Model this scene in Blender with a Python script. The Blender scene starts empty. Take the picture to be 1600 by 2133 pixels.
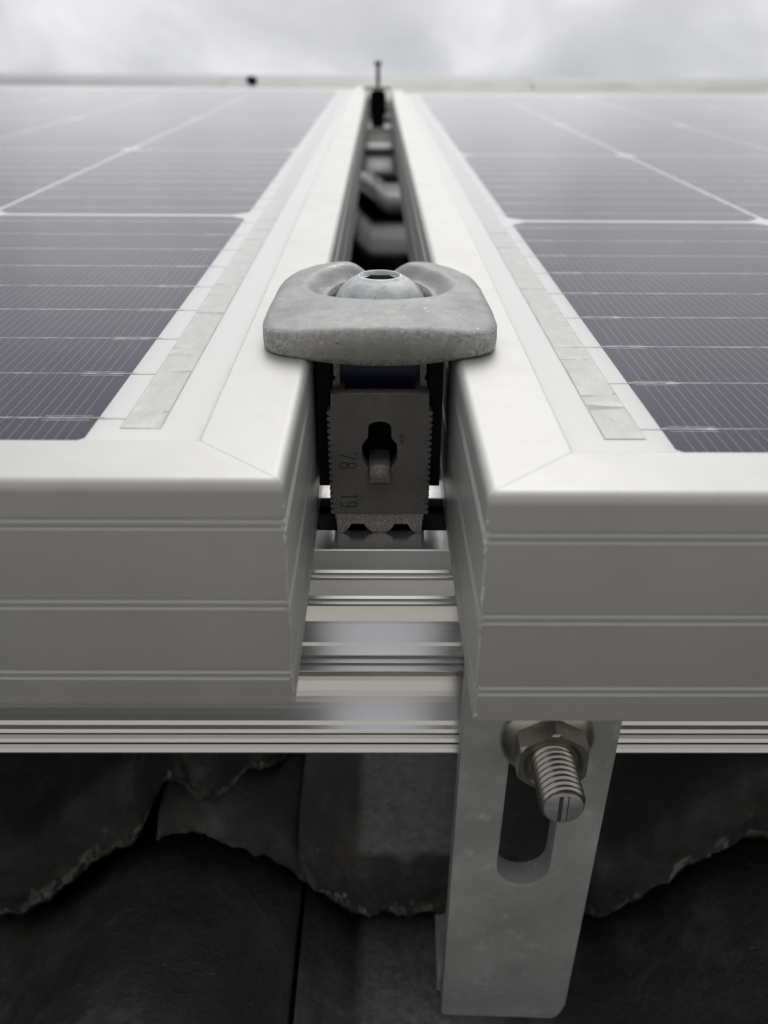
import bpy, bmesh, math, random
from mathutils import Matrix, Vector, noise
from mathutils.geometry import tessellate_polygon
random.seed(11)
S = 0.001                                   # everything below is written in millimetres, built in metres
PITCH = math.radians(35.0)                  # roof pitch: the roof frame (X along the eaves, Y up the slope, Z off the roof) is turned by it
ROOF = Matrix.Rotation(PITCH, 4, 'X')
scene = bpy.context.scene
COL = scene.collection

# ------------------------------------------------------------------ camera, sky, sun, exposure
F_, PI_, YA, RO, CH = 1865.43, math.radians(28.02), math.radians(0.46), math.radians(0.35), 48.05
def ray(a, b):
    a, b = math.cos(RO)*a + math.sin(RO)*b, -math.sin(RO)*a + math.cos(RO)*b
    r, u, d = a/F_, -b/F_, 1.0
    Y = d*math.cos(PI_) + u*math.sin(PI_); Z = -d*math.sin(PI_) + u*math.cos(PI_)
    return Vector((math.cos(YA)*r + math.sin(YA)*Y, -math.sin(YA)*r + math.cos(YA)*Y, Z))
cam = bpy.data.cameras.new('camera'); camo = bpy.data.objects.new('camera', cam); COL.objects.link(camo)
fw = ray(0, 0); rt = (ray(1, 0) - fw).normalized(); up = -(ray(0, 1) - fw).normalized(); fw.normalize()
m = Matrix((rt, up, -fw)).transposed().to_4x4(); m.translation = Vector((0, 0, CH*S))
camo.matrix_world = ROOF @ m
cam.sensor_fit = 'HORIZONTAL'; cam.sensor_width = 36.0; cam.lens = F_/1600*36
cam.clip_start = 0.005; cam.clip_end = 5000
cam.dof.use_dof = True; cam.dof.focus_distance = 0.156; cam.dof.aperture_fstop = 29
scene.camera = camo

SKY0 = 0.32
SUN_EL, SUN_AZ = math.radians(78), math.radians(20)     # azimuth clockwise from +Y
world = bpy.data.worlds.new('World'); scene.world = world; world.use_nodes = True
nt = world.node_tree; nt.nodes.clear()
def N(t, typ, **kw):
    n = t.nodes.new(typ)
    for k, v in kw.items():
        if k in n.inputs.keys(): n.inputs[k].default_value = v
        else: setattr(n, k, v)
    return n
tc = N(nt, 'ShaderNodeTexCoord')
sky = N(nt, 'ShaderNodeTexSky'); sky.sky_type = 'NISHITA'; sky.sun_disc = False
sky.sun_elevation = SUN_EL; sky.sun_rotation = SUN_AZ
b1 = N(nt, 'ShaderNodeBackground'); b1.inputs['Strength'].default_value = 0.08
nt.links.new(sky.outputs[0], b1.inputs[0])
mp = N(nt, 'ShaderNodeMapping'); mp.inputs['Scale'].default_value = (1.0, 1.0, 1.7)
mp.inputs['Location'].default_value = (0.43, 0.1, 0.27)
nt.links.new(tc.outputs['Generated'], mp.inputs[0])
nz = N(nt, 'ShaderNodeTexNoise', Scale=5.2, Detail=5.0, Roughness=0.48, Distortion=0.35)
nt.links.new(mp.outputs[0], nz.inputs['Vector'])
cr = N(nt, 'ShaderNodeValToRGB')
el = cr.color_ramp.elements
el[0].position = 0.30; el[0].color = (0.52, 0.52, 0.54, 1)
el[1].position = 0.72; el[1].color = (0.93, 0.93, 0.935, 1)
e = el.new(0.50); e.color = (0.66, 0.66, 0.675, 1)
nt.links.new(nz.outputs['Fac'], cr.inputs[0])
def wm(op, a, b=None):
    n = N(nt, 'ShaderNodeMath'); n.operation = op
    for i, v in enumerate((a, b)):
        if v is None: continue
        if isinstance(v, (int, float)): n.inputs[i].default_value = v
        else: nt.links.new(v, n.inputs[i])
    return n.outputs[0]
# overcast: brightest towards the zenith and the veiled sun, darker towards the horizon behind
sep = N(nt, 'ShaderNodeSeparateXYZ'); nt.links.new(tc.outputs['Generated'], sep.inputs[0])
sx_, sy_, sz_ = sep.outputs['X'], sep.outputs['Y'], sep.outputs['Z']
dot = wm('ADD', wm('MULTIPLY', sy_, 0.02), wm('MULTIPLY', sz_, 0.99))
ze = wm('ADD', wm('ADD', wm('MULTIPLY', dot, 0.60), SKY0), wm('MULTIPLY', wm('MULTIPLY', sz_, sz_), 0.65))
ze = wm('MAXIMUM', ze, 0.36)
b2 = N(nt, 'ShaderNodeBackground')
nt.links.new(cr.outputs[0], b2.inputs[0]); nt.links.new(ze, b2.inputs[1])
mx = N(nt, 'ShaderNodeMixShader'); mx.inputs[0].default_value = 0.94
nt.links.new(b1.outputs[0], mx.inputs[1]); nt.links.new(b2.outputs[0], mx.inputs[2])
wo = N(nt, 'ShaderNodeOutputWorld'); nt.links.new(mx.outputs[0], wo.inputs[0])

sun = bpy.data.lights.new('sun', 'SUN'); sun.energy = 0.75; sun.angle = math.radians(40); sun.color = (1.0, 0.97, 0.92)
suno = bpy.data.objects.new('sun', sun); COL.objects.link(suno)
sd = Vector((math.sin(SUN_AZ)*math.cos(SUN_EL), math.cos(SUN_AZ)*math.cos(SUN_EL), math.sin(SUN_EL)))
suno.rotation_euler = sd.to_track_quat('Z', 'Y').to_euler()
scene.view_settings.view_transform = 'Standard'; scene.view_settings.look = 'None'
scene.view_settings.exposure = 0.33; scene.view_settings.gamma = 1.0; scene.view_settings.use_curve_mapping = False

# ------------------------------------------------------------------ materials
def new_mat(name):
    m_ = bpy.data.materials.new(name); m_.use_nodes = True; t = m_.node_tree
    return m_, t, t.nodes['Principled BSDF'], t.nodes['Material Output']
def ramp(t, src, stops):
    r = N(t, 'ShaderNodeValToRGB'); E = r.color_ramp.elements
    while len(E) > 1: E.remove(E[-1])
    E[0].position = stops[0][0]; E[0].color = (*stops[0][1], 1)
    for p, c in stops[1:]:
        q = E.new(p); q.color = (*c, 1)
    t.links.new(src, r.inputs[0]); return r.outputs[0]
def g3(v): return (v, v, v)
def noisef(t, scale, detail=4, rough=0.55, vec=None, stretch=None, dist=0.0):
    n = N(t, 'ShaderNodeTexNoise', Scale=scale, Detail=detail, Roughness=rough, Distortion=dist)
    if vec is None:
        c = N(t, 'ShaderNodeTexCoord'); vec = c.outputs['Object']
    if stretch:
        mm = N(t, 'ShaderNodeMapping'); mm.inputs['Scale'].default_value = stretch
        t.links.new(vec, mm.inputs[0]); vec = mm.outputs[0]
    t.links.new(vec, n.inputs['Vector']); return n.outputs['Fac']
def mixc(t, fac, a, b, mode='MIX'):
    x = t.nodes.new('ShaderNodeMix'); x.data_type = 'RGBA'; x.blend_type = mode
    for s, v in ((x.inputs[0], fac), (x.inputs[6], a), (x.inputs[7], b)):
        if hasattr(v, 'is_linked') or isinstance(v, bpy.types.NodeSocket): t.links.new(v, s)
        elif isinstance(v, (int, float)): s.default_value = v
        else: s.default_value = (*v, 1)
    return x.outputs[2]
def bump(t, bsdf, h, strength, dist):
    b = N(t, 'ShaderNodeBump'); b.inputs['Strength'].default_value = strength; b.inputs['Distance'].default_value = dist
    t.links.new(h, b.inputs['Height']); t.links.new(b.outputs[0], bsdf.inputs['Normal']); return b
def metalish(name, stops, scale, metallic, rough, rv=0.1, bs=0.15, bd=0.0001, bscale=None, stretch=None, spots=None):
    m_, t, b, o = new_mat(name)
    f = noisef(t, scale, 5, 0.6, stretch=stretch)
    c = ramp(t, f, stops)
    if spots:
        sc, lo, hi, colr = spots
        s = noisef(t, sc, 3, 0.7)
        sm = ramp(t, s, [(lo, g3(0)), (hi, g3(1))])
        c = mixc(t, sm, c, colr)
    t.links.new(c, b.inputs['Base Color'])
    b.inputs['Metallic'].default_value = metallic
    f2 = noisef(t, bscale or scale*3, 4, 0.6, stretch=stretch)
    mr = N(t, 'ShaderNodeMapRange'); mr.inputs['To Min'].default_value = rough-rv; mr.inputs['To Max'].default_value = rough+rv
    t.links.new(f2, mr.inputs['Value']); t.links.new(mr.outputs[0], b.inputs['Roughness'])
    bump(t, b, f2, bs, bd)
    return m_
M = {}
def anod():
    m_, t, b, o = new_mat('anodised_aluminium')
    c = ramp(t, noisef(t, 40, 5, 0.6), [(0.3, (0.495, 0.495, 0.48)), (0.7, (0.535, 0.535, 0.52))])
    d1 = ramp(t, noisef(t, 900, 3, 0.6), [(0.70, g3(0)), (0.76, g3(0.35))]); c = mixc(t, d1, c, (0.30, 0.29, 0.27))
    d2 = ramp(t, noisef(t, 95, 6, 0.7, dist=0.5), [(0.5, g3(0)), (0.78, g3(0.35))]); c = mixc(t, d2, c, (0.43, 0.42, 0.395))
    t.links.new(c, b.inputs['Base Color']); b.inputs['Metallic'].default_value = 0.55
    f = noisef(t, 60, 6, 0.65, dist=0.3); mr = N(t, 'ShaderNodeMapRange'); mr.inputs['To Min'].default_value = 0.36; mr.inputs['To Max'].default_value = 0.58
    t.links.new(f, mr.inputs['Value']); t.links.new(mr.outputs[0], b.inputs['Roughness'])
    bump(t, b, noisef(t, 2600, 4, 0.7), 0.06, 0.00004); return m_
M['anod'] = anod()
M['rawcut'] = metalish('sawn_aluminium_edge', [(0.3, (0.55, 0.55, 0.54)), (0.7, (0.8, 0.8, 0.79))], 2500, 0.6, 0.5, 0.1, 0.4, 0.0001, 4000)
M['rail'] = metalish('extruded_rail_aluminium', [(0.3, (0.74, 0.74, 0.74)), (0.7, (0.84, 0.84, 0.84))], 300, 0.92, 0.25, 0.05, 0.06, 0.00002, 900,
                     stretch=(0.01, 1, 1), spots=(1500, 0.80, 0.84, (0.2, 0.2, 0.2)))
def clampm(name, lo, mid, hi, wear):
    m_, t, b, o = new_mat(name)
    c = ramp(t, noisef(t, 110, 6, 0.65), [(0.28, lo), (0.5, mid), (0.75, hi)])
    ge = t.nodes.new('ShaderNodeNewGeometry')
    pm = ramp(t, ge.outputs['Pointiness'], [(0.518, g3(0)), (0.568, g3(1))])
    sp = ramp(t, noisef(t, 1500, 5, 0.8), [(0.44, g3(0)), (0.58, g3(1))])
    w_ = N(t, 'ShaderNodeMath'); w_.operation = 'MULTIPLY'; t.links.new(pm, w_.inputs[0]); t.links.new(sp, w_.inputs[1])
    c = mixc(t, w_.outputs[0], c, wear)
    st = ramp(t, noisef(t, 1500, 2, 0.5), [(0.70, g3(0)), (0.74, g3(0.9))]); c = mixc(t, st, c, wear)
    pk = ramp(t, noisef(t, 800, 2, 0.5, stretch=(1, 1, 1.3)), [(0.24, g3(0.7)), (0.29, g3(0))]); c = mixc(t, pk, c, (0.06, 0.06, 0.058))
    t.links.new(c, b.inputs['Base Color']); b.inputs['Metallic'].default_value = 0.45
    mr = N(t, 'ShaderNodeMapRange'); mr.inputs['To Min'].default_value = 0.40; mr.inputs['To Max'].default_value = 0.62
    t.links.new(noisef(t, 500, 4, 0.6), mr.inputs['Value']); t.links.new(mr.outputs[0], b.inputs['Roughness'])
    bump(t, b, noisef(t, 650, 6, 0.66), 0.4, 0.00025); return m_
M['clamp'] = clampm('dull_cast_zinc', (0.20, 0.20, 0.205), (0.27, 0.27, 0.268), (0.34, 0.335, 0.325), (0.62, 0.61, 0.59))
M['body'] = metalish('dark_cast_clamp', [(0.3, (0.135, 0.13, 0.125)), (0.7, (0.20, 0.193, 0.184))], 160, 0.4, 0.5, 0.1, 0.5, 0.0002, 2400, spots=(2000, 0.66, 0.72, (0.45, 0.44, 0.42)))
M['foot'] = metalish('speckled_worn_cast', [(0.42, (0.20, 0.19, 0.175)), (0.54, (0.28, 0.27, 0.25)), (0.68, (0.50, 0.48, 0.45))], 3200, 0.45, 0.5, 0.1, 0.5, 0.0002, 2600)
M['bolt'] = metalish('galvanised_bolt_head', [(0.3, (0.34, 0.37, 0.38)), (0.5, (0.46, 0.48, 0.48)), (0.7, (0.62, 0.62, 0.59))], 300, 0.6, 0.42, 0.1, 0.5, 0.0002, 900,
                     spots=(700, 0.68, 0.72, (0.2, 0.21, 0.2)))
M['socket'] = metalish('bolt_socket_steel', [(0.3, (0.10, 0.10, 0.095)), (0.7, (0.17, 0.17, 0.165))], 300, 0.7, 0.4)
M['groove'] = metalish('stamped_groove', [(0.3, (0.012, 0.012, 0.012)), (0.7, (0.02, 0.02, 0.02))], 300, 0.2, 0.6)
M['blue'] = metalish('blue_plastic', [(0.3, (0.001, 0.005, 0.032)), (0.7, (0.002, 0.008, 0.045))], 60, 0.0, 0.35)
M['black'] = metalish('black_plastic', [(0.3, (0.008, 0.008, 0.009)), (0.7, (0.013, 0.013, 0.014))], 60, 0.0, 0.8)
M['black'].node_tree.nodes['Principled BSDF'].inputs['Specular IOR Level'].default_value = 0.15
M['zinc'] = metalish('galvanised_hook_steel', [(0.28, (0.32, 0.345, 0.335)), (0.5, (0.44, 0.465, 0.45)), (0.72, (0.58, 0.60, 0.58))], 45, 0.2, 0.5, 0.1, 0.4, 0.0004, 420,
                     spots=(240, 0.56, 0.74, (0.60, 0.61, 0.59)))
M['inox'] = metalish('stainless_steel', [(0.3, (0.48, 0.46, 0.43)), (0.7, (0.60, 0.57, 0.53))], 120, 1.0, 0.32, 0.05, 0.05, 0.00005, 800)
M['wiretail'] = metalish('tail_wire', [(0.3, (0.5, 0.5, 0.49)), (0.7, (0.6, 0.6, 0.59))], 400, 0.3, 0.4)
M['silver'] = metalish('tinned_ribbon', [(0.35, (0.68, 0.68, 0.66)), (0.65, (0.78, 0.78, 0.76))], 500, 0.4, 0.33, 0.1, 0.6, 0.0004, 420, stretch=(1, 0.4, 1))
M['wire'] = metalish('busbar_wire', [(0.3, (0.78, 0.77, 0.75)), (0.7, (0.9, 0.89, 0.87))], 900, 0.15, 0.4)
M['sheet'] = metalish('white_backsheet', [(0.3, (0.89, 0.89, 0.88)), (0.7, (0.92, 0.92, 0.91))], 15, 0.0, 0.5)
M['zincridge'] = metalish('weathered_ridge_metal', [(0.3, (0.27, 0.27, 0.26)), (0.7, (0.33, 0.33, 0.32))], 3, 0.3, 0.5)
M['deck'] = metalish('black_underlay', [(0.3, (0.02, 0.02, 0.02)), (0.7, (0.03, 0.03, 0.03))], 10, 0.0, 0.8)
M['ground'] = metalish('garden_ground', [(0.3, (0.36, 0.342, 0.31)), (0.7, (0.46, 0.44, 0.40))], 0.4, 0.0, 0.9, 0.05, 0.2, 0.02)

def glass_mat():
    m_, t, b, o = new_mat('solar_glass'); t.nodes.remove(b)
    tr = N(t, 'ShaderNodeBsdfTransparent'); tr.inputs[0].default_value = (0.995, 0.995, 0.99, 1)
    gl = N(t, 'ShaderNodeBsdfGlossy'); gl.inputs['Roughness'].default_value = 0.16; gl.inputs[0].default_value = (1, 1, 1, 1)
    fr = N(t, 'ShaderNodeFresnel', IOR=1.27)
    h = noisef(t, 1400, 3, 0.5); bp = N(t, 'ShaderNodeBump'); bp.inputs['Strength'].default_value = 0.12; bp.inputs['Distance'].default_value = 0.00005
    t.links.new(h, bp.inputs['Height']); t.links.new(bp.outputs[0], gl.inputs['Normal'])
    mx_ = N(t, 'ShaderNodeMixShader'); t.links.new(fr.outputs[0], mx_.inputs[0]); t.links.new(tr.outputs[0], mx_.inputs[1]); t.links.new(gl.outputs[0], mx_.inputs[2])
    t.links.new(mx_.outputs[0], o.inputs[0]); return m_
M['glass'] = glass_mat()
def bonded_mat():
    m_, t, b, o = new_mat('glass_bonded_face'); t.nodes.remove(b)
    tr = N(t, 'ShaderNodeBsdfTransparent'); tr.inputs[0].default_value = (1, 1, 0.998, 1); t.links.new(tr.outputs[0], o.inputs[0]); return m_
M['bonded'] = bonded_mat()
CELL_W, CELL_L = 79.3, 177.6
def cell_mat():
    m_, t, b, o = new_mat('silicon_cell')
    c = N(t, 'ShaderNodeTexCoord'); sp = N(t, 'ShaderNodeSeparateXYZ'); t.links.new(c.outputs['Object'], sp.inputs[0])
    def mth(op, a, bb=None, cc=None):
        x = N(t, 'ShaderNodeMath'); x.operation = op
        for i, v in enumerate((a, bb, cc)):
            if v is None: continue
            if isinstance(v, (int, float)): x.inputs[i].default_value = v
            else: t.links.new(v, x.inputs[i])
        return x.outputs[0]
    X, Y = sp.outputs['X'], sp.outputs['Y']
    fr = mth('FRACT', mth('MULTIPLY', X, 1/(1.62*S)))
    line = mth('LESS_THAN', mth('ABSOLUTE', mth('SUBTRACT', fr, 0.5)), 0.045)
    fy = mth('FRACT', mth('MULTIPLY', mth('ADD', Y, 12.0*S - 0), 1/(19.53*S)))      # fingers stop short of the wires' pads
    ins = mth('MULTIPLY', mth('GREATER_THAN', X, 1.0*S), mth('LESS_THAN', X, (CELL_W-1.0)*S))
    ins2 = mth('MULTIPLY', mth('GREATER_THAN', Y, 1.0*S), mth('LESS_THAN', Y, (CELL_L-1.0)*S))
    line = mth('MULTIPLY', line, mth('MULTIPLY', ins, ins2))
    # thin bar that ties the fingers together beside each wire, near the cell's edge only
    fy2 = mth('FRACT', mth('DIVIDE', mth('SUBTRACT', Y, (11.55-0.72)*S), 19.53*S))
    n1 = noisef(t, 30, 3, 0.5); col = ramp(t, n1, [(0.3, (0.009, 0.009, 0.042)), (0.7, (0.020, 0.014, 0.050))])
    spk = ramp(t, noisef(t, 700, 2, 0.6), [(0.72, g3(0)), (0.76, g3(0.5))])
    col = mixc(t, spk, col, (0.12, 0.10, 0.09))
    col = mixc(t, mth('MULTIPLY', line, 0.36), col, (0.55, 0.54, 0.53))
    t.links.new(col, b.inputs['Base Color']); b.inputs['Roughness'].default_value = 0.45
    b.inputs['Specular IOR Level'].default_value = 0.04
    return m_
M['cell'] = cell_mat()
def tile_mat(name, k):
    m_, t, b, o = new_mat(name)
    a = noisef(t, 22, 9, 0.72); c = ramp(t, a, [(0.34, (0.035, 0.037, 0.0375)), (0.52, (0.075, 0.078, 0.078)), (0.68, (0.22, 0.22, 0.212))])
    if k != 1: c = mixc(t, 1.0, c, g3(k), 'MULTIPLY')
    d = noisef(t, 55, 5, 0.65, dist=0.4); dm = ramp(t, d, [(0.60, g3(0)), (0.75, g3(0.6))]); c = mixc(t, dm, c, (0.24, 0.235, 0.22))
    l = noisef(t, 34, 3, 0.5); lm = ramp(t, l, [(0.60, g3(0)), (0.70, g3(0.5))]); c = mixc(t, lm, c, (0.17, 0.125, 0.075))
    s = noisef(t, 850, 2, 0.5); sm = ramp(t, s, [(0.74, g3(0)), (0.77, g3(0.8))]); c = mixc(t, sm, c, (0.35, 0.35, 0.33))
    t.links.new(c, b.inputs['Base Color']); b.inputs['Roughness'].default_value = 0.36
    if name == 'dark_concrete_tile':            # strip of light falling through the panel gap, painted into the pan's colour
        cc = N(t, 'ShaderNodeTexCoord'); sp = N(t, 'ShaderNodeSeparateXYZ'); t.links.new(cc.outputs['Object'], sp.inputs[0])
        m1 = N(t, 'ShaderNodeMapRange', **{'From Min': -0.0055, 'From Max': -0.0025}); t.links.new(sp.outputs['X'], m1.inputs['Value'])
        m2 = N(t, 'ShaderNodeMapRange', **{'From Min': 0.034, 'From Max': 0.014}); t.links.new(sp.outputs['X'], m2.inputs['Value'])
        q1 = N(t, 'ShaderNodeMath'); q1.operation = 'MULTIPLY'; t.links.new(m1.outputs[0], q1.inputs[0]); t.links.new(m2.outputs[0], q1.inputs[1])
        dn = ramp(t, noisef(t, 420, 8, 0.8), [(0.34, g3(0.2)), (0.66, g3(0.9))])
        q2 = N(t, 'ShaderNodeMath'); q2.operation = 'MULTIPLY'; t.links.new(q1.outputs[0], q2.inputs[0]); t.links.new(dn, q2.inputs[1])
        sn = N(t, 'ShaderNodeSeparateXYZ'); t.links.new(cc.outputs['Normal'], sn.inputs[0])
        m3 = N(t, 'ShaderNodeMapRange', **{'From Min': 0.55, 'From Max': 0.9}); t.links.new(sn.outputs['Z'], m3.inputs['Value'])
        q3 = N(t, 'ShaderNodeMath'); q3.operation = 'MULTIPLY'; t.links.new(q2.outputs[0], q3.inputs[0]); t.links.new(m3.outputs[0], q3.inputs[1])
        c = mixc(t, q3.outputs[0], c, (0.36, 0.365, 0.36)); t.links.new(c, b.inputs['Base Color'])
    b.inputs['Specular IOR Level'].default_value = 0.5 if k == 1 else 0.22
    h = noisef(t, 300, 9, 0.76); bump(t, b, h, 0.9, 0.0016); return m_
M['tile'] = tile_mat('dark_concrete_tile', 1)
M['shadetile'] = tile_mat('shaded_concrete_tile', 0.35)  # same tile in a darker colour: the gap's shade painted in
def edge_mat():
    m_, t, b, o = new_mat('broken_concrete_edge')
    a = noisef(t, 120, 8, 0.7); c = ramp(t, a, [(0.3, (0.06, 0.058, 0.052)), (0.5, (0.18, 0.17, 0.15)), (0.66, (0.55, 0.53, 0.5))])
    t.links.new(c, b.inputs['Base Color']); b.inputs['Roughness'].default_value = 0.85
    h = noisef(t, 420, 8, 0.75); bump(t, b, h, 1.0, 0.002); return m_
M['edge'] = edge_mat()

M['litedge'] = metalish('skylit_concrete_edge', [(0.3, (0.40, 0.40, 0.39)), (0.7, (0.6, 0.6, 0.59))], 60, 0.0, 0.85)  # sky-lit glints on the far tile edges, put in as paler colour
# ------------------------------------------------------------------ mesh helpers (mm in, metres out)
class MB:
    def __init__(s): s.v, s.f, s.mi, s.sm = [], [], [], []
    def add(s, vs, fs, mi=0, smooth=False):
        o = len(s.v); s.v += [tuple(q) for q in vs]
        for f in fs: s.f.append([i+o for i in f]); s.mi.append(mi); s.sm.append(smooth)
    def box(s, x0, x1, y0, y1, z0, z1, mi=0):
        s.add([(x, y, z) for x in (x0, x1) for y in (y0, y1) for z in (z0, z1)],
              [(0,1,3,2),(4,6,7,5),(0,4,5,1),(2,3,7,6),(0,2,6,4),(1,5,7,3)], mi)
    def loft(s, rings, closed=True, caps=True, mi=0, capmi=None, smooth=False):
        n = len(rings[0]); vs = [p for r in rings for p in r]; fs = []
        for k in range(len(rings)-1):
            for i in range(n if closed else n-1):
                j = (i+1) % n; fs.append((k*n+i, k*n+j, (k+1)*n+j, (k+1)*n+i))
        s.add(vs, fs, mi, smooth)
        if caps:
            for r in (rings[0], rings[-1]): s.cap(r, mi if capmi is None else capmi)
    def cap(s, ring, mi=0):
        vs = [Vector(p) for p in ring]
        s.add(vs, [tuple(t) for t in tessellate_polygon([vs])], mi)
    def plate(s, outer, holes, fn, d0, d1, mi=0, sidemi=None):
        """a flat plate with holes: 2-D loops, fn(u, v, d) -> point"""
        loops = [outer]+holes; flat = [p for l in loops for p in l]
        tri = tessellate_polygon([[Vector((p[0], p[1], 0)) for p in l] for l in loops])
        for d in (d0, d1): s.add([fn(p[0], p[1], d) for p in flat], [tuple(t) for t in tri], mi)
        for l in loops: s.loft([[fn(p[0], p[1], d) for p in l] for d in (d0, d1)], caps=False, mi=mi if sidemi is None else sidemi)
    def lathe(s, prof, c, ax, n=48, smooth=True, mi=0, caps=True):
        """prof: (radius, along); c centre; ax unit axis vector"""
        ax = Vector(ax).normalized(); q = ax.to_track_quat('Z', 'Y'); c = Vector(c)
        rings = [[c + q @ Vector((r*math.cos(2*math.pi*i/n), r*math.sin(2*math.pi*i/n), h)) for i in range(n)] for r, h in prof]
        s.loft(rings, caps=caps, mi=mi, smooth=smooth)
    def mesh(s, name, mats, bevel=0, weld=0.0002):
        bm = bmesh.new(); vs = [bm.verts.new((x*S, y*S, z*S)) for x, y, z in s.v]
        for f, mi, sm in zip(s.f, s.mi, s.sm):
            try: fc = bm.faces.new([vs[i] for i in f])
            except ValueError: continue
            fc.material_index = mi; fc.smooth = sm
        bmesh.ops.remove_doubles(bm, verts=bm.verts, dist=weld*S)
        bmesh.ops.recalc_face_normals(bm, faces=bm.faces)
        if bevel:
            ed = [e for e in bm.edges if len(e.link_faces) == 2 and e.calc_face_angle(0) > 0.6]
            bmesh.ops.bevel(bm, geom=ed, offset=bevel*S, segments=2, affect='EDGES', profile=0.6)
        me = bpy.data.meshes.new(name); bm.to_mesh(me); bm.free()
        for k in (mats if isinstance(mats, (list, tuple)) else [mats]): me.materials.append(M[k])
        return me
    def build(s, name, mats, parent=None, loc=(0, 0, 0), **kw):
        return link(name, s.mesh(name, mats, **kw), parent, loc)
def link(name, me, parent=None, loc=(0, 0, 0)):
    o = bpy.data.objects.new(name, me); COL.objects.link(o); o.location = Vector(loc)*S
    if parent: o.parent = parent
    return o
def tag(o, label=None, cat=None, group=None, kind=None):
    for k, v in (('label', label), ('category', cat), ('group', group), ('kind', kind)):
        if v: o[k] = v
    return o
def thing(name, loc, label=None, cat=None, group=None, kind=None):
    o = bpy.data.objects.new(name, None); COL.objects.link(o); o.location = Vector(loc)*S; o.empty_display_size = 0.02
    return tag(o, label, cat, group, kind)
def copy_tree(o, parent=None):
    c = o.copy(); COL.objects.link(c); c.parent = parent
    for ch in list(o.children): copy_tree(ch, c)
    return c

# ------------------------------------------------------------------ ground far below and the tiled roof
g = MB(); g.box(-2e6, 2e6, -2e6, 2e6, -6100, -6000)
ground = g.build('ground', 'ground'); ground['kind'] = 'structure'; ground['world'] = 1

P_, Z0, RH = 144.0, -145.5, 28.0
def prof(x):                                        # underside of a tile's front edge
    t = (x - 56) % P_
    return Z0 + (RH*math.sin(math.pi*t/84)**1.2 if 0 < t < 84 else 0)
def tile_mesh(nx, ny, nz, rough, edge_y=None, seed=0):
    mb = MB(); x0, x1, L = -51.0, 269.0, 345.0
    xs = sorted(set([x0 + (x1-x0)*i/nx for i in range(nx+1)] + [-19.2, -17.6, 238.9, 239.1]))
    def top(x):
        return prof(x) + (7 if x < -18.4 else 22)
    def bot(x): return prof(x) + 6*min(1, max(0, (x-230)/8))
    def fy(x): return edge_y(x) if edge_y else 0.0
    def nn(x, y, z, f): return noise.noise(Vector((x*f+seed*17.3, y*f, z*f)))
    ys = [0]+[((j/ny)**1.6) for j in range(1, ny+1)]
    top_rows, bot_rows = [], []
    for t in ys:
        tr, br = [], []
        for x in xs:
            y = fy(x)+(L-fy(x))*t
            rr = rough*max(0, 1-t*1.5)
            ze = 0.5*rough*nn(x, y, 3, 0.25)+0.35*rough*nn(x, y, 7, 0.7)
            rnd = -3.2 if t == 0 else (-0.9 if 0 < t < 0.01 else 0)
            zt = top(x)-30*(y/330)+ze+rnd*(1 if rough else 0.6)
            yy = y + (rr*(1.5*nn(x, 1, 5, 0.12)+0.9*nn(x, 3, 5, 0.45)) if t == 0 else 0)
            tr.append((x, yy, zt))
            zb = bot(x)-(26*(y/330) if t else 0)+(6 if 0 < t < 1 else 0)
            if t == 0: zb += rough*(0.7*nn(x, 9, 1, 0.2)+0.6*nn(x, 9, 1, 0.8))
            zb = min(zb, zt-4)
            br.append((x, yy + (rr*0.9*nn(x, 5, 2, 0.35) if t == 0 else 0), zb))
        top_rows.append(tr); bot_rows.append(br)
    n = len(xs); N0 = len(top_rows)
    vs = [p for r in top_rows for p in r]+[p for r in bot_rows for p in r]
    fs = []
    for j in range(N0-1):
        for i in range(n-1):
            a = j*n+i; fs.append((a, a+1, a+n+1, a+n)); b = a+N0*n; fs.append((b, b+n, b+n+1, b+1))
    mb.add(vs, fs, 0, True)
    if not rough:
        for q in range(len(mb.f)):
            if max(mb.f[q]) < 2*n: mb.mi[q] = 1
    rim = 3 if rough else nz
    rows = []
    for k in range(nz+1):
        u = k/nz; r = []
        for i, x in enumerate(xs):
            a, b = top_rows[0][i], bot_rows[0][i]
            y = a[1]+(b[1]-a[1])*u; z = a[2]+(b[2]-a[2])*u
            if 0 < k < nz: y += -1.2*math.sin(math.pi*u)+rough*(1.6*nn(x, 2, z, 0.22)+0.8*nn(x, 2, z, 0.8))
            r.append((x, y, z))
        rows.append(r)
    b0 = len(mb.f)
    mb.add([p for r in rows for p in r], [(k*n+i, (k+1)*n+i, (k+1)*n+i+1, k*n+i+1) for k in range(nz) for i in range(n-1)], 0, True)
    for q in range(nz*(n-1)):
        k, i = divmod(q, n-1); x = xs[i]; dep = (nz-1-k)/nz
        if not rough or noise.noise(Vector((x*0.33+seed, k*0.5, 0)))*0.9+noise.noise(Vector((x*1.4, k*1.1+seed, 5)))*0.5 > -0.25+dep*2.4: mb.mi[b0+q] = 1
    for i in (0, n-1):
        for j in range(N0-1):
            mb.add([top_rows[j][i], top_rows[j+1][i], bot_rows[j+1][i], bot_rows[j][i]], [(0, 1, 2, 3)])
    mb.add([p for p in top_rows[-1]]+[p for p in bot_rows[-1]], [(i, i+1, n+i+1, n+i) for i in range(n-1)])
    return mb.mesh('roof_tile', ['tile' if rough else 'shadetile', 'edge' if rough else 'litedge'], weld=0.01)
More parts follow.
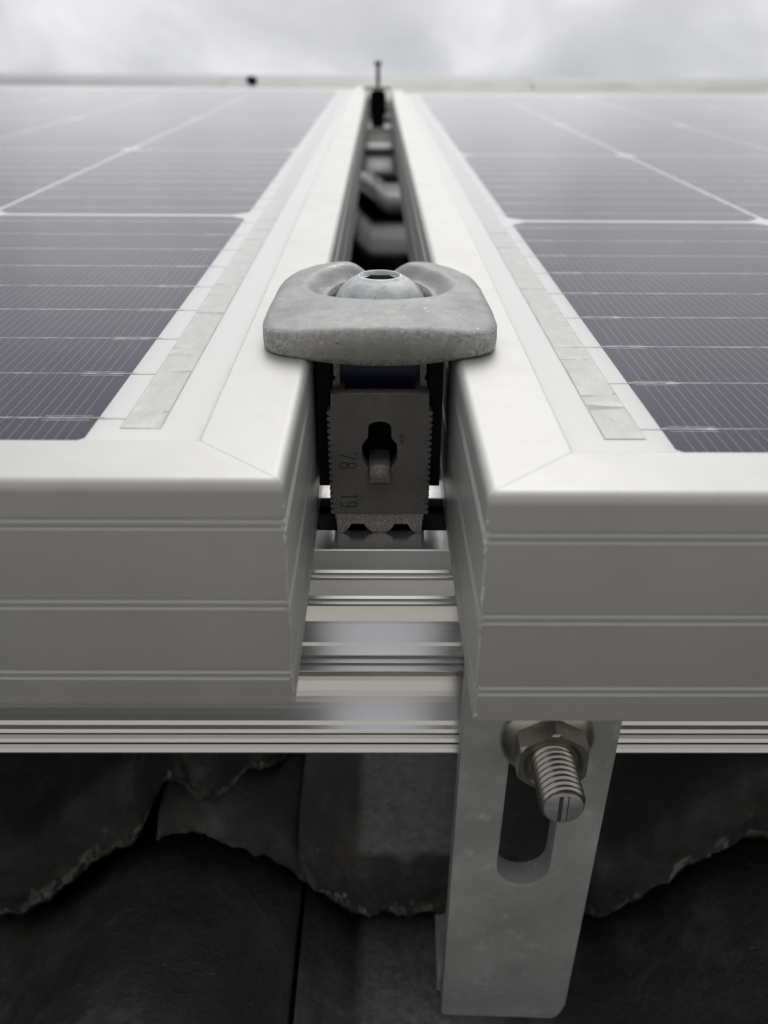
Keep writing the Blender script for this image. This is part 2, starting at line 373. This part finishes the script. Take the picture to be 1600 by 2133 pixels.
# the broken corner: how far up the slope the edge has receded along the tile (x local to the unshifted tile)
BRK = [(-400, 0), (225, 0), (231, -1), (233.4, 0), (234.0, 8), (236, 12), (239, 11.5), (243, 8), (246, 5), (249, 5), (252, 10), (255, 19), (260, 24), (263, 27), (265, 36), (269, 42), (400, 42)]
def brk(x):
    for (a, p), (b, q) in zip(BRK, BRK[1:]):
        if a <= x <= b: return p+(q-p)*(x-a)/(b-a)
    return 0
roof = thing('roof', (0, 0, 0), kind='structure')
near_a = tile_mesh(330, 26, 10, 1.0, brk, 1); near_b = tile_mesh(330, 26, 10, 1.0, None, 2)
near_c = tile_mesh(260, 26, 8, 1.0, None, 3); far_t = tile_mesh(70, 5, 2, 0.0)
mid_t = far_t.copy(); mid_t.materials[1] = M['shadetile']
for r_ in range(-1, 10):
    rx = random.uniform(-16, 16) if r_ > 0 else 0
    for c_ in range(-6, 7):
        me = far_t if r_ > 2 else mid_t
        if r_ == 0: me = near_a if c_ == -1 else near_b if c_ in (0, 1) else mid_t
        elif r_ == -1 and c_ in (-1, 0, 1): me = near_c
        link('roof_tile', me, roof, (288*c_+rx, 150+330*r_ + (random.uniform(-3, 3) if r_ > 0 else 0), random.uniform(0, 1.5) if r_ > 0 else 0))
d_ = MB(); d_.box(-1780, 2040, -190, 3470, -230, -192); d_.build('roof_underlay', 'deck', roof)
# ridge flashing at the top of the slope
ridge = MB()
rp = [(2980, -126), (3110, -79), (3440, -78), (3500, -78), (3530, -92), (3700, -260), (3700, -264), (3528, -95), (3500, -81), (3112, -82), (2985, -129)]
for k in range(5):
    a, b = -2400+k*960, -2400+(k+1)*960-3
    ridge.loft([[(x, y, z-0.001*x) for y, z in rp] for x in (a, b)])
tag(ridge.build('ridge_flashing', 'zincridge'), 'pale grey metal ridge strip just showing above the far edge of the panels', 'flashing')

# ------------------------------------------------------------------ rails
def rail_profile():
    p = [(148.6, -35), (141.5, -35), (141.3, -35.2), (141.1, -39.2), (140.6, -39.5), (140.6, -40.0), (141.0, -40.3), (140.6, -40.6), (140.6, -41.1), (141.0, -41.4),
         (140.5, -44.5), (140.0, -44.8), (140.0, -45.3), (140.3, -45.6), (139.9, -45.9), (139.9, -46.4), (140.3, -46.7),
         (139.3, -49.4), (139.0, -49.8), (136.6, -52.3), (136.3, -52.9), (135.0, -54.1), (135.0, -54.5), (136.9, -54.6), (136.9, -54.8), (136.6, -55.0), (135.4, -56.2), (135.5, -56.5), (137.2, -56.5), (137.2, -56.8),
         (136.8, -57.0), (135.6, -58.2), (135.8, -58.6), (138.6, -59.0)]
    for i in range(1, 14):                       # concave web
        t = i/14; p.append((138.6+2.6*math.sin(math.pi*(t**0.8))*(1-t*0.3)-4.2*t*t, -59.0-12.0*t))
    p += [(134.9, -70.9), (134.3, -71.45), (133.95, -72.1), (134.2, -72.25), (136.2, -72.3), (136.2, -72.65), (134.2, -72.75), (133.7, -73.3), (133.35, -73.95), (133.6, -74.1), (135.6, -74.15), (135.6, -74.5), (133.5, -74.6), (133.0, -75.2), (132.7, -75.9), (132.8, -76.3),
          (176.0, -76.3), (176.2, -76.0), (176.2, -72), (170.4, -69), (170.4, -35.2), (170.2, -35), (162.2, -35), (162.0, -35.2), (162.0, -37.0), (164.5, -37.0), (164.5, -47.0), (146.2, -47.0), (146.2, -37.0), (148.8, -37.0), (148.8, -35.2)]
    return [(y-150, z) for y, z in p]
RP = rail_profile()
def make_rail(x0, x1):
    mb = MB(); mb.loft([[(x, y, z) for y, z in RP] for x in (x0, x1)], capmi=1)
    return mb
rail = make_rail(-1100, 1100).build('mounting_rail', ['rail', 'rawcut'], None, (0, 150, 0))
tag(rail, 'bright stepped aluminium rail running beneath the panels near the hook', 'rail', 'aluminium rails under the panels')
rail2 = rail.copy(); COL.objects.link(rail2); rail2.location = Vector((0, 1000, 0))*S
rail2['label'] = 'aluminium rail crossing the far end of the gap between the panels'

# ------------------------------------------------------------------ solar panels
def frame_profile(sub):
    p = [(12.6, -0.25), (12.45, -0.05), (12.2, 0)]
    R = 1.5
    for i in range(9):
        a = math.pi/2*i/8; p.append((R-R*math.sin(a), -R+R*math.cos(a)))
    z = -R
    grooves = [-5.35, -6.45, -17.35, -18.45, -28.95, -30.05]
    pts = []
    for gz in grooves: pts += [(0, gz+0.28), (0.40, gz+0.16), (0.40, gz-0.02), (0, gz-0.42)]
    allp = []; cur = z
    for q in pts+[(0.0, -34.7)]:
        if sub and q[0] == 0 and cur-q[1] > 0.7:
            n = int((cur-q[1])/0.5)
            allp += [(0, cur+(q[1]-cur)*k/n) for k in range(1, n)]
        allp.append(q); cur = q[1]
    p += allp+[(0.3, -35), (20, -35), (20, -33.5), (1.6, -33.5), (1.6, -2.8), (12.6, -2.8)]
    return p
FP, FPS = frame_profile(False), frame_profile(True)
def make_panel(label, gx, s, cell_x, rib_x, gy, tilt):
    root = thing('solar_panel', (gx, gy, 0), label, 'solar panel', 'solar panels either side of the gap')
    root.rotation_euler = (tilt, 0, 0)
    W, L = 1010.0, 960.0
    X = lambda u: s*u
    fr = []
    mb = MB(); mb.loft([[(X(u+0.05), u, z) for u, z in FP], [(X(W-u-0.05), u, z) for u, z in FP]], capmi=1); fr.append(mb)
    rnd = random.Random(5 if s > 0 else 9)
    jit = [rnd.uniform(-0.2, 0.2)-0.45 for _ in FPS]
    jx = [rnd.uniform(-0.06, 0.06) for _ in FPS]
    def r0(k, q):
        u, z = q
        w = min(1.0, max(0.0, (-z-0.8)/3.0)) if u < 3 else 0.0
        return (X(u+jx[k]*w), u+0.05+(jit[k]-0.05)*w*(0.55+0.45*min(1,-z/30)), z)
    mb = MB(); mb.loft([[r0(k, q) for k, q in enumerate(FPS)], [(X(u), u+1.6, z) for u, z in FPS], [(X(u), L-u-0.05, z) for u, z in FPS]], capmi=1); fr.append(mb)
    mb = MB(); mb.loft([[(X(u+0.05), L-u, z) for u, z in FP], [(X(W-u-0.05), L-u, z) for u, z in FP]], capmi=1); fr.append(mb)
    mb = MB(); mb.loft([[(X(W-u), u+0.05, z) for u, z in FP], [(X(W-u), L-u-0.05, z) for u, z in FP]], capmi=1); fr.append(mb)
    for q in fr: q.build('frame_bar', ['anod', 'rawcut'], root)
    a, b = sorted((X(3), X(W-3)))
    mb = MB(); mb.box(a, b, 3, L-3, -2.6, -1.85); mb.build('backsheet', 'sheet', root)
    mb = MB(); mb.box(a, b, 3.2, L-3.2, -1.25, -0.75)
    gp = mb.build('glass_pane', ['bonded', 'glass'], root)
    for p in gp.data.polygons: p.material_index = 1 if p.normal.z > 0.5 else 0
    # cells, six columns of twelve half-cells wide and five rows up
    for c in range(12):
        for r in range(5):
            u0 = cell_x+c*81.3; lx = X(u0) if s > 0 else X(u0+CELL_W)
            ce = link('solar_cell', CELL, root, (lx, 12.9+181.0*r+(0 if r == 0 else 0.6), -1.72))
            wi = link('busbar_wires', WIRES[(c*5+r) % 3], ce, (0, 0, 0.0))
    # collector ribbon with the wire tails that reach it
    mb = MB(); n, k = 5, 900; y0, y1 = 20.9, 930
    rows = []; cuts = [y0]; sg = []
    while cuts[-1] < y1: cuts.append(cuts[-1]+rnd.choice((9.76, 9.76, 6.5, 13.0, 4.8))+rnd.uniform(-0.5, 0.5))
    for _ in cuts: sg.append((rnd.uniform(-0.012, 0.012), rnd.uniform(-0.02, 0.02), rnd.choice((0.25, 0.5, 1.3))))
    q_ = 0
    for j in range(k+1):
        y = y0+(y1-y0)*j/k
        while y > cuts[q_+1]: q_ += 1
        m0 = (cuts[q_]+cuts[q_+1])/2; ta, tb_, cr_ = sg[q_]; e_ = min(y-cuts[q_], cuts[q_+1]-y)
        rows.append([(X(rib_x+5.6*i/n), y, -1.70+ta*(y-m0)+tb_*(i-2.5)+cr_*(0.05*noise.noise(Vector((i*0.9+s*9, y*0.8, 1)))+0.03*noise.noise(Vector((i*2.1, y*2.7, 4))))+(-0.07 if e_ < 0.6 else 0)) for i in range(n+1)])
    mb.add([p for r in rows for p in r], [(j*(n+1)+i, j*(n+1)+i+1, (j+1)*(n+1)+i+1, (j+1)*(n+1)+i) for j in range(k) for i in range(n)], 0, True)
    mb.box(*sorted((X(rib_x-0.16), X(rib_x+5.76))), y0-0.18, y1, -1.83, -1.78, 1)
    mb.build('collector_ribbon', ['silver', 'zinc'], root)
    mb = MB()
    for r in range(5):
        for i in range(9):
            y = 12.9+181.0*r+11.55+19.53*i
            mb.box(*sorted((X(rib_x+5.5), X(cell_x+0.5))), y-0.14, y+0.14, -1.86, -1.76)
    mb.build('wire_tails', 'wiretail', root)['kind'] = 'stuff'
    return root
cm = MB(); ch = 4.5
ol = [(ch, 0), (CELL_W-ch, 0), (CELL_W, ch), (CELL_W, CELL_L-ch), (CELL_W-ch, CELL_L), (ch, CELL_L), (0, CELL_L-ch), (0, ch)]
cm.plate(ol, [], lambda u, v, d: (u, v, d), 0.0, -0.1); CELL = cm.mesh('solar_cell', 'cell')
WIRES = []
for k in range(3):
    wm = MB(); rr = random.Random(k+40)
    for i in range(9):
        y = 11.55+19.53*i
        x = 0.0; pts = []
        while x < CELL_W:
            w = rr.choice((0.06, 0.09, 0.12, 0.17)); pts.append((x, y+rr.uniform(-0.05, 0.05), w)); x += rr.uniform(0.5, 1.6)
        pts.append((CELL_W+1, y, 0.12))
        wm.add([(a, b-w, 0.02) for a, b, w in pts]+[(a, b+w, 0.02) for a, b, w in pts]+[(a, b, 0.16) for a, b, w in pts],
               [f for q in range(len(pts)-1) for f in ((q, q+1, 2*len(pts)+q+1, 2*len(pts)+q), (len(pts)+q, len(pts)+q+1, 2*len(pts)+q+1, 2*len(pts)+q))])
        for bx in [7, CELL_W-7]+[7+rr.uniform(5, 62) for _ in range(5)]:
            big = bx in (7, CELL_W-7); hw = rr.uniform(1.2, 1.9) if big else rr.uniform(0.25, 0.6); hh = rr.uniform(0.3, 0.42) if big else rr.uniform(0.16, 0.26)
            n = 9; ring = [(bx+hw*math.cos(2*math.pi*q/n)*rr.uniform(0.5, 1.1), y+hh*math.sin(2*math.pi*q/n)*rr.uniform(0.4, 1.1), 0.03) for q in range(n)]
            wm.add([(bx, y, 0.2)]+ring, [(0, 1+q, 1+(q+1) % n) for q in range(n)])
        # the two hairlines that fork round each wire at the cell's ends
        for sg in (-1, 1):
            for e0, e1 in ((1.0, 8), (CELL_W-8, CELL_W-1.0)):
                wm.box(e0, e1, y+sg*0.85-0.05, y+sg*0.85+0.05, 0.005, 0.03)
    WIRES.append(wm.mesh('busbar_wires', 'wire'))
YL, YR = 98.2, 94.9
left = make_panel('dark solar panel with silver frame whose front edge sits slightly farther back, beside the gap', -11.5, -1, 29.5, 19.7, YL, 0)
right = make_panel('dark solar panel with silver frame above the threaded bolt and steel hook', 13.1, 1, 27.8, 18.9, YR, math.radians(-0.22))

# ------------------------------------------------------------------ near mid clamp
CX = 0.35
clamp = thing('mid_clamp', (CX, 150, -35), 'grey cast clamp with domed plate and stamped body bridging the gap between panels', 'clamp')
def L3(x, y, z): return (x, y-150, z+35)           # roof coordinates (x relative to the clamp's middle) -> clamp local
plate = MB()
NR, NA = 40, 144
def outline(a):
    ca, sa = math.cos(a), math.sin(a)
    hx, hy = (20.6, 23.0)
    n = 8.0 if sa < 0 else 4.4
    r = (abs(ca/hx)**n+abs(sa/hy)**n)**(-1/n)
    x, y = r*ca, r*sa
    if sa < 0: y -= 2.8*(1-abs(x/hx)**2.6)*min(1, -sa*1.6)      # front bulges forward between the panels
    else: x *= 1-0.02*sa
    return x, y
HR, BY = 10.3, 174.3
PC = 169.6
def ptop(x, y):
    d = math.hypot(x, (y-BY))
    z = 6.5-1.7*(x/20)**2-0.0016*(y-PC)**2
    t = min(1, max(0, (d-HR)/4.8)); t = t*t*(3-2*t)
    fl = 1-t
    z = z-2.7*fl
    if y > BY+2: z += 0.8*math.exp(-((abs(x)-7.5)/(3.5 if abs(x) < 7.5 else 9.0))**2)*min(1, (y-BY-2)/7)
    if y > BY: z -= 3.2*math.exp(-(x/3.7)**2)*min(1, (y-BY)/9)*(1 if d > HR else 1)
    return z
top_rings = []
for k in range(NR+1):
    u = k/NR; ring = []
    for i in range(NA):
        a = 2*math.pi*i/NA; ox, oy = outline(a); oy += PC
        hxx, hyy = HR*math.cos(a), BY+HR*math.sin(a)
        x, y = hxx+(ox-hxx)*u, hyy+(oy-hyy)*u
        fr_ = max(0, -math.sin(a)); dist = math.hypot(ox-x, oy-y); rr = 3.4-1.2*min(1, fr_*1.5)
        z = ptop(x, y)
        edge = 2.5+1.1*min(1, fr_*1.5)
        if dist < rr:
            q = 1-dist/rr; z = edge+(z-edge)*math.sqrt(max(0, 1-q**2.6))
        z += 0.12*noise.noise(Vector((x*0.35, y*0.35, 0)))+0.05*noise.noise(Vector((x*1.3, y*1.3, 3)))
        ring.append(L3(x, y, z))
    top_rings.append(ring)
def skirt(u, dz, bow):
    ring = []
    for i in range(NA):
        a = 2*math.pi*i/NA; ox, oy = outline(a)
        zz = dz
        if bow: zz -= 1.0*max(0, -math.sin(a))*max(0, 1-(ox/15)**2)
        ring.append(L3(ox*u, PC+oy*u, zz+0.05*noise.noise(Vector((ox, oy, dz)))))
    return ring
hole = [[L3(HR*math.cos(2*math.pi*i/NA), BY+HR*math.sin(2*math.pi*i/NA), z) for i in range(NA)] for z in (-0.5, 1.5)]
rings = hole+top_rings+[skirt(1.004, 1.6, False), skirt(1.0, 0.5, False), skirt(0.985, 0.08, True), skirt(0.86, 0.05, True)]
for zz, uu in ((-0.1, 0.55),):
    rings.append([L3(outline(2*math.pi*i/NA)[0]*uu, PC+outline(2*math.pi*i/NA)[1]*uu, zz-1.2) for i in range(NA)])
rings.append([hole[0][i] for i in range(NA)])
plate.loft(rings, caps=False, smooth=True)
plate.build('clamp_plate', 'clamp', clamp)
# white blobs stuck to the plate
bl = MB()
for x, y, r_b in ((-12.6, 153.5, 0.45), (15.3, 152.0, 0.5), (14.6, 150.6, 0.25), (-8.6, 158.5, 0.3), (9.0, 155.5, 0.2)):
    bl.lathe([(0.02, r_b*0.7), (r_b*0.6, r_b*0.5), (r_b, 0), (r_b*1.1, -0.3)], L3(x, y, ptop(x, y)-0.45), (0, -0.3, 1), 12)
bl.build('paint_flecks', 'sheet', clamp)
# button-head bolt with a hex socket
hb = MB(); hz = 0.9
dome = [(9.05*math.cos(t), hz+7.0*math.sin(t)) for t in [math.radians(q) for q in (-8, 0, 8, 16, 24, 32, 40, 48, 55, 61)]]
dome += [(4.25, hz+6.25), (4.05, hz+6.35), (3.85, hz+6.2)]
c0 = L3(0, BY, 0)
hb.lathe([(8.8, -1)]+dome+[(3.75, hz+5.6)], c0, (0, 0, 1), 72, caps=False)
hex_o = [(3.45*math.cos(math.pi/3*k+math.pi/6*0), 3.45*math.sin(math.pi/3*k)) for k in range(6)]
n = 72; circ = [(3.75*math.cos(2*math.pi*i/n), 3.75*math.sin(2*math.pi*i/n)) for i in range(n)]
hb.plate(circ, [hex_o], lambda u, v, d: (u+c0[0], v+c0[1], d+c0[2]), hz+5.6, hz+5.58, mi=0)
hb.loft([[(u+c0[0], v+c0[1], z+c0[2]) for u, v in hex_o] for z in (hz+5.6, hz+1.6)], caps=False, mi=1)
hb.add([(u+c0[0], v+c0[1], hz+1.6+c0[2]) for u, v in hex_o], [tuple(range(6))], 1)
hb.build('socket_head', ['bolt', 'socket'], clamp)
sh = MB(); sh.lathe([(4, 0), (4, -46)], L3(0, BY, 1), (0, 0, 1), 32); sh.build('bolt_shank', 'inox', clamp)
# toothed body
def px(x, y): return ((x-793.5)/11.8+0.1, -7.5-(y-820)*27.5/285)
outer = []
hw_t, hw_b = 8.75, 8.45
zt, zb = -7.6, -31.6
nteeth = 18
L_ = [(-hw_t, zt), ]
zs = [-10.8 - (zb+10.8)*-1*k/nteeth for k in range(nteeth+1)]
right_side = [(hw_t-0.1, zt), (hw_t, -10.2)]
for k in range(nteeth):
    za = -10.6+(zb+10.6)*k/nteeth; zc = -10.6+(zb+10.6)*(k+1)/nteeth; w = hw_t+0.15-(0.3*k/nteeth)
    for q in (0.0, 0.2, 0.4, 0.6, 0.8): right_side.append((w-0.15+0.75*math.sin(math.pi*q)**0.8, za+(zc-za)*q))
right_side.append((hw_b-0.3, zb))
left_side = [(-a, b) for a, b in reversed(right_side)]
outer = right_side+left_side
kh = []
for i in range(7):
    t = math.pi*i/6; kh.append((2.1*math.cos(t), -13.9+1.2*math.sin(t)))
kh = kh+[(-2.1, -15.8), (-2.5, -16.4), (-3.1, -17.1), (-3.2, -17.7), (-3.2, -19.8), (-2.9, -20.5), (-2.1, -21.8), (-2.05, -24.6), (-1.5, -25.2), (1.5, -25.2), (2.05, -24.6), (2.1, -21.8), (2.9, -20.5), (3.2, -19.8), (3.2, -17.7), (3.1, -17.1), (2.5, -16.4), (2.1, -15.8)]
bd = MB()
bd.plate(outer, [kh], lambda u, v, d: L3(u, d, v), 148.6, 151.2)
bd.box(*[q for q in (-8.5, -6.4)], 151.2-150, 168-150, -34+35, -7.6+35); bd.box(6.4, 8.5, 1.2, 18, 1.0, 27.4)
bd.build('toothed_body', 'body', clamp)
lipm = MB(); lipm.loft([[L3(x, 149.9+1.3*math.cos(t)*1.0, -7.75+0.55*math.sin(t)) for t in [math.pi*i/8 for i in range(9)]] for x in (-8.7, -4, 0, 4, 8.7)], caps=True, smooth=True)
lipm.build('rolled_lip', 'foot', clamp)
inn = MB(); inn.box(-6.4, 6.4, 9, 11, 1, 27.4); inn.build('inner_wall', 'black', clamp)  # coloured black to paint in the shade behind the keyhole
# foot with three lobes
fo = [(-8.15, -31.5), (8.15, -31.5), (7.85, -34.95), (6.9, -34.95), (6.1, -34.4), (5.6, -33.7), (5.3, -33.2), (2.9, -33.2), (2.2, -34.2), (1.2, -34.85), (0, -35.0), (-1.2, -34.85), (-2.2, -34.2), (-2.9, -33.2), (-5.3, -33.2), (-5.6, -33.7), (-6.1, -34.4), (-6.9, -34.95), (-7.85, -34.95)]
fm = MB()
def ff(u, v, d):
    t = (-31.5-v)/3.5
    return L3(u, 148.55-0.9*math.sin(t*math.pi/2)**1.2 if d == 0 else 151.2, v)
fo2 = []
for a, b in zip(fo, fo[1:]+fo[:1]):
    for q in range(3): fo2.append((a[0]+(b[0]-a[0])*q/3, a[1]+(b[1]-a[1])*q/3))
fm.plate(fo2, [], ff, 0, 1); fm.build('lobed_foot', 'foot', clamp)
# tongue
tg = MB(); path = [(156, -21.6), (152, -21.4), (150.3, -21.2), (149.2, -21.2), (148.0, -21.8), (147.5, -23.2), (147.7, -24.4), (148.5, -25.3), (150, -25.6)]
rows = []
for (y, z) in path:
    rows.append([L3(2.0*math.cos(t)*(1 if abs(math.cos(t)) < .9 else 1), y+0.55*math.sin(t)*-1, z+0.55*math.sin(t)) for t in [math.pi*i/10 for i in range(11)]])
tg.loft(rows, closed=False, caps=False, smooth=True)
tg.build('tongue', 'foot', clamp)
for sx in (-1, 1):
    gd = MB(); gd.box(*sorted((sx*8.9, sx*11.3)), 1.5, 16, 8, 34); gd.build('side_guard', 'black', clamp, bevel=0.2)
gd = MB(); gd.box(-16, 16, -0.6, 11.6, -12, -2.2); gd.build('slot_shade_block', 'black', clamp, bevel=0.2)  # black nut block fills the slot, standing in for its deep shade
# blue spring block and the two ears under the plate
bb = MB(); bb.box(-7.6, 7.9, 5, 17, 24.5, 33.2); bb.build('blue_insert', 'blue', clamp, bevel=0.4)
for sx in (-1, 1):
    er = MB(); pts = [(7.2, -11), (7.3, -8.4), (8.6, -7.6), (8.5, -6.9), (7.9, -6.2), (8.3, -5.4), (8.4, -1.2), (7.2, -1.2), (7.2, -6)]
    er.plate([(sx*a, b) for a, b in pts], [], lambda u, v, d: L3(u, d, v), 153.2, 155); er.build('clamp_ear', 'foot', clamp)
# stamped digits and arrow
def tube(mb, pts, r, fn, n=6):
    rings = []
    P3 = [Vector(fn(*p)) for p in pts]
    for i, p in enumerate(P3):
        t = (P3[min(i+1, len(P3)-1)]-P3[max(i-1, 0)]).normalized(); q = t.to_track_quat('Z', 'Y')
        rings.append([p+q @ Vector((r*math.cos(2*math.pi*k/n), r*math.sin(2*math.pi*k/n), 0)) for k in range(n)])
    mb.loft(rings)
def arc(cx, cy, rx, ry, a0, a1, n=14): return [(cx+rx*math.cos(math.radians(a0+(a1-a0)*i/n)), cy+ry*math.sin(math.radians(a0+(a1-a0)*i/n))) for i in range(n+1)]
G = {'7': [[(0.02, 0.88), (0.05, 1.0), (0.95, 1.0), (0.25, 0.0)]],
     '8': [arc(0.5, 0.76, 0.38, 0.24, -90, 270), arc(0.5, 0.27, 0.45, 0.27, -90, 270)],
     '1': [[(0.3, 0.8), (0.62, 1.0), (0.62, 0.0)]],
     '9': [arc(0.5, 0.70, 0.42, 0.30, 0, 360), arc(0.5, 0.70, 0.42, 0.30, 0, -4, 1)+[(0.92, 0.4)]+arc(0.5, 0.28, 0.42, 0.28, 0, -150)]}
dg = MB()
def stamp(chars, x_base, z_top, h, w, gap):
    for i, chx in enumerate(chars):
        for st in G[chx]:
            tube(dg, [(x_base+h*v, z_top-(w+gap)*i-w*u) for u, v in st], 0.10, lambda a, b: L3(a, 148.57, b))
stamp('78', -7.45, -18.9, 3.2, 1.3, 0.55)
stamp('19', -7.2, -27.1, 3.1, 1.25, 0.45)
tube(dg, [(3.95, -15.0), (3.95, -17.0)], 0.08, lambda a, b: L3(a, 148.58, b)); tube(dg, [(3.6, -16.3), (3.95, -17.1), (4.5, -15.9), (4.3, -15.5)], 0.05, lambda a, b: L3(a, 148.58, b))
dg.build('stamped_marks', 'groove', clamp)

# ------------------------------------------------------------------ far clamp with its upright bolt
fc = thing('mid_clamp', (-0.6, 998, -35), 'small black-bodied clamp with an upright bolt at the far end of the gap', 'clamp')
q = MB(); q.loft([[(x, y, z) for x, z in ((-14.5, 35.6), (14.5, 35.6), (14.5, 37.2), (8, 38.4), (-8, 38.4), (-14.5, 37.2))] for y in (-14, 14)]); q.build('clamp_plate', 'clamp', fc, bevel=0.3)
q = MB(); q.plate([(-6.2, 0), (6.2, 0), (6.2, 9.5), (8.2, 12.5), (8.2, 30), (6.2, 34), (-6.2, 34), (-8.2, 30), (-8.2, 12.5), (-6.2, 9.5)], [], lambda u, v, d: (u, d, v), 0, 10)
q.build('clamp_body', 'black', fc, bevel=0.4)
q = MB(); q.lathe([(1.9, 30), (1.9, 57.5)], (0, 2, 0), (0, 0, 1), 16); q.build('bolt_shank', 'black', fc)
q = MB(); q.lathe([(3.4, 56.6), (3.4, 60.0), (2.8, 60.4), (0.1, 60.4)], (0, 2, 0), (0, 0, 1), 6, smooth=False); q.build('bolt_cap', 'black', fc)

# ------------------------------------------------------------------ clips on the far frame edge
def clip(x, y, z, label):
    t = thing('edge_clip', (x, y, z), label, 'clip', 'dark clips on the far panel edge')
    q = MB(); q.lathe([(6.6, 0), (6.9, 1.5), (6.0, 4.0), (3.5, 5.6), (0.1, 6.0)], (0, 0, 0), (0, 0, 1), 20); q.build('clip_cap', 'black', t)
    q = MB(); q.box(-5, 5, 4.3, 6.0, -9, 1); q.build('clip_tab', 'black', t, bevel=0.3)
    return t
clip(-147.5, 1153.2, 0.0, 'small dark clip on the far edge of the panel, left of the upright bolt')
clip(427, 1050, -3.6, 'small dark clip at the far right edge, on the panel above the steel hook')

# ------------------------------------------------------------------ roof hook
HX0, HX1, HYF, HT = 16.1, 45.6, 127.0, 6.0
hook = thing('roof_hook', (30.8, 130, -150), 'flat galvanised steel hook with a long rounded slot rising from the tiles', 'bracket')
hook.rotation_euler = (0, 0, math.radians(-2.0))
def H3(x, y, z): return (x-30.8, y-130, z+150)
ol = [(HX0, -44), (HX0-1.2, -150.4), (HX0-0.6, -151.2), (HX1-5.2, -151.2), (HX1-4.0, -150.2), (HX1-3.2, -148.2), (HX1-2.6, -146), (HX1, -44)]
hc, hr = 30.9, 5.35
sl = [(hc+hr*math.cos(math.radians(a)), -52+hr*math.sin(math.radians(a))) for a in range(0, 181, 12)]+[(hc-0.9+hr*math.cos(math.radians(a)), -101.5+hr*math.sin(math.radians(a))) for a in range(180, 361, 12)]
hk = MB(); hk.plate(ol, [sl], lambda u, v, d: H3(u, d, v), HYF, HYF+HT); hk.build('slotted_plate', 'zinc', hook, bevel=0.45)
hk = MB(); hk.plate([(14.0, 133.2), (45.0, 133.2), (45.0, 430), (14.0, 430)], [], lambda u, v, d: H3(u, v, d), -151.6, -146.0); hk.build('anchor_arm', 'zinc', hook, bevel=0.45)

# ------------------------------------------------------------------ threaded bolt with flange nut
BX, BZ = 31.55, -67.0
tb = thing('hook_bolt', (BX, 127, BZ), 'threaded stainless bolt with flange nut fixing the hook to the rail', 'bolt')
th = MB(); n, pitch, steps = 64, 1.25, 8
y_end, y_in = 109.7-127, 8.0
rings = []
prof_r = [3.42, 3.55, 3.82, 3.98, 3.98, 3.82, 3.55, 3.42]
nstep = int((y_in-y_end)/pitch*8)
for j in range(nstep+1):
    y = y_end+0.55+(y_in-y_end-0.55)*j/nstep; ring = []
    for i in range(n):
        a = 2*math.pi*i/n; ph = ((y/pitch)+i/n) % 1.0
        f = ph*8; k0 = int(f) % 8; r = prof_r[k0]+(prof_r[(k0+1) % 8]-prof_r[k0])*(f-int(f))
        if y < y_end+1.2: r = max(3.5, min(r, 3.55+(y-y_end-0.5)*0.9))
        ring.append((r*math.cos(a), y, r*math.sin(a)))
    rings.append(ring)
th.loft(rings, caps=False, smooth=True)
th.lathe([(3.52, -0.56), (3.35, -0.12), (3.2, 0.0), (0.05, 0.02)], (0, y_end, 0), (0, -1, 0), 64, mi=1)
tho = th.build('threaded_shaft', ['inox', 'bolt'], tb)
mk = MB(); mk.box(-0.95, -0.25, y_end-0.06, y_end+0.2, -2.9, 2.7); mk.box(0.55, 0.75, y_end-0.05, y_end+0.2, -2.7, 2.8)
mk.build('alignment_mark', 'socket', tb)
nut = MB(); AF = 7.1
def hexring(r, y, rot=math.pi/2): return [(r*math.cos(rot+math.pi/3*k), y, r*math.sin(rot+math.pi/3*k)) for k in range(6)]
# hexagon with a chamfered, dished front
def hr_(a, y, lim):
    k = math.cos(math.pi/6)/math.cos(((a-math.pi/2) % (math.pi/3))-math.pi/6); return min(AF*k, lim)
nn_ = 96; R_ = []
for y, lim in ((-1.2, 99), (-6.4, 99), (-6.7, 6.85), (-7.0, 6.5), (-6.95, 5.4), (-6.3, 4.5), (-6.2, 3.6)):
    R_.append([(hr_(2*math.pi*i/nn_, y, lim)*math.cos(2*math.pi*i/nn_), y, hr_(2*math.pi*i/nn_, y, lim)*math.sin(2*math.pi*i/nn_)) for i in range(nn_)])
nut.loft(R_, caps=False); nuto = nut.build('flange_nut', 'inox', tb)
fl = MB(); fl.lathe([(8.6, -0.05), (8.7, -0.6), (8.2, -1.1), (7.0, -2.2), (4.2, -2.4)][::1], (0, 0, 0), (0, 1, 0), 64, caps=False); fl.build('nut_flange', 'inox', nuto)

# ------------------------------------------------------------------ turn everything that stands in the roof's frame to the roof's pitch
bpy.context.view_layer.update()
for o in list(scene.objects):
    if o.parent is None and o.type in ('MESH', 'EMPTY') and not o.get('world'):
        o.matrix_world = ROOF @ o.matrix_basis
if 'world' in ground: del ground['world']
for n_, o in ((o.name, o) for o in scene.objects if o.name.startswith('busbar_wires')): o['kind'] = 'stuff'
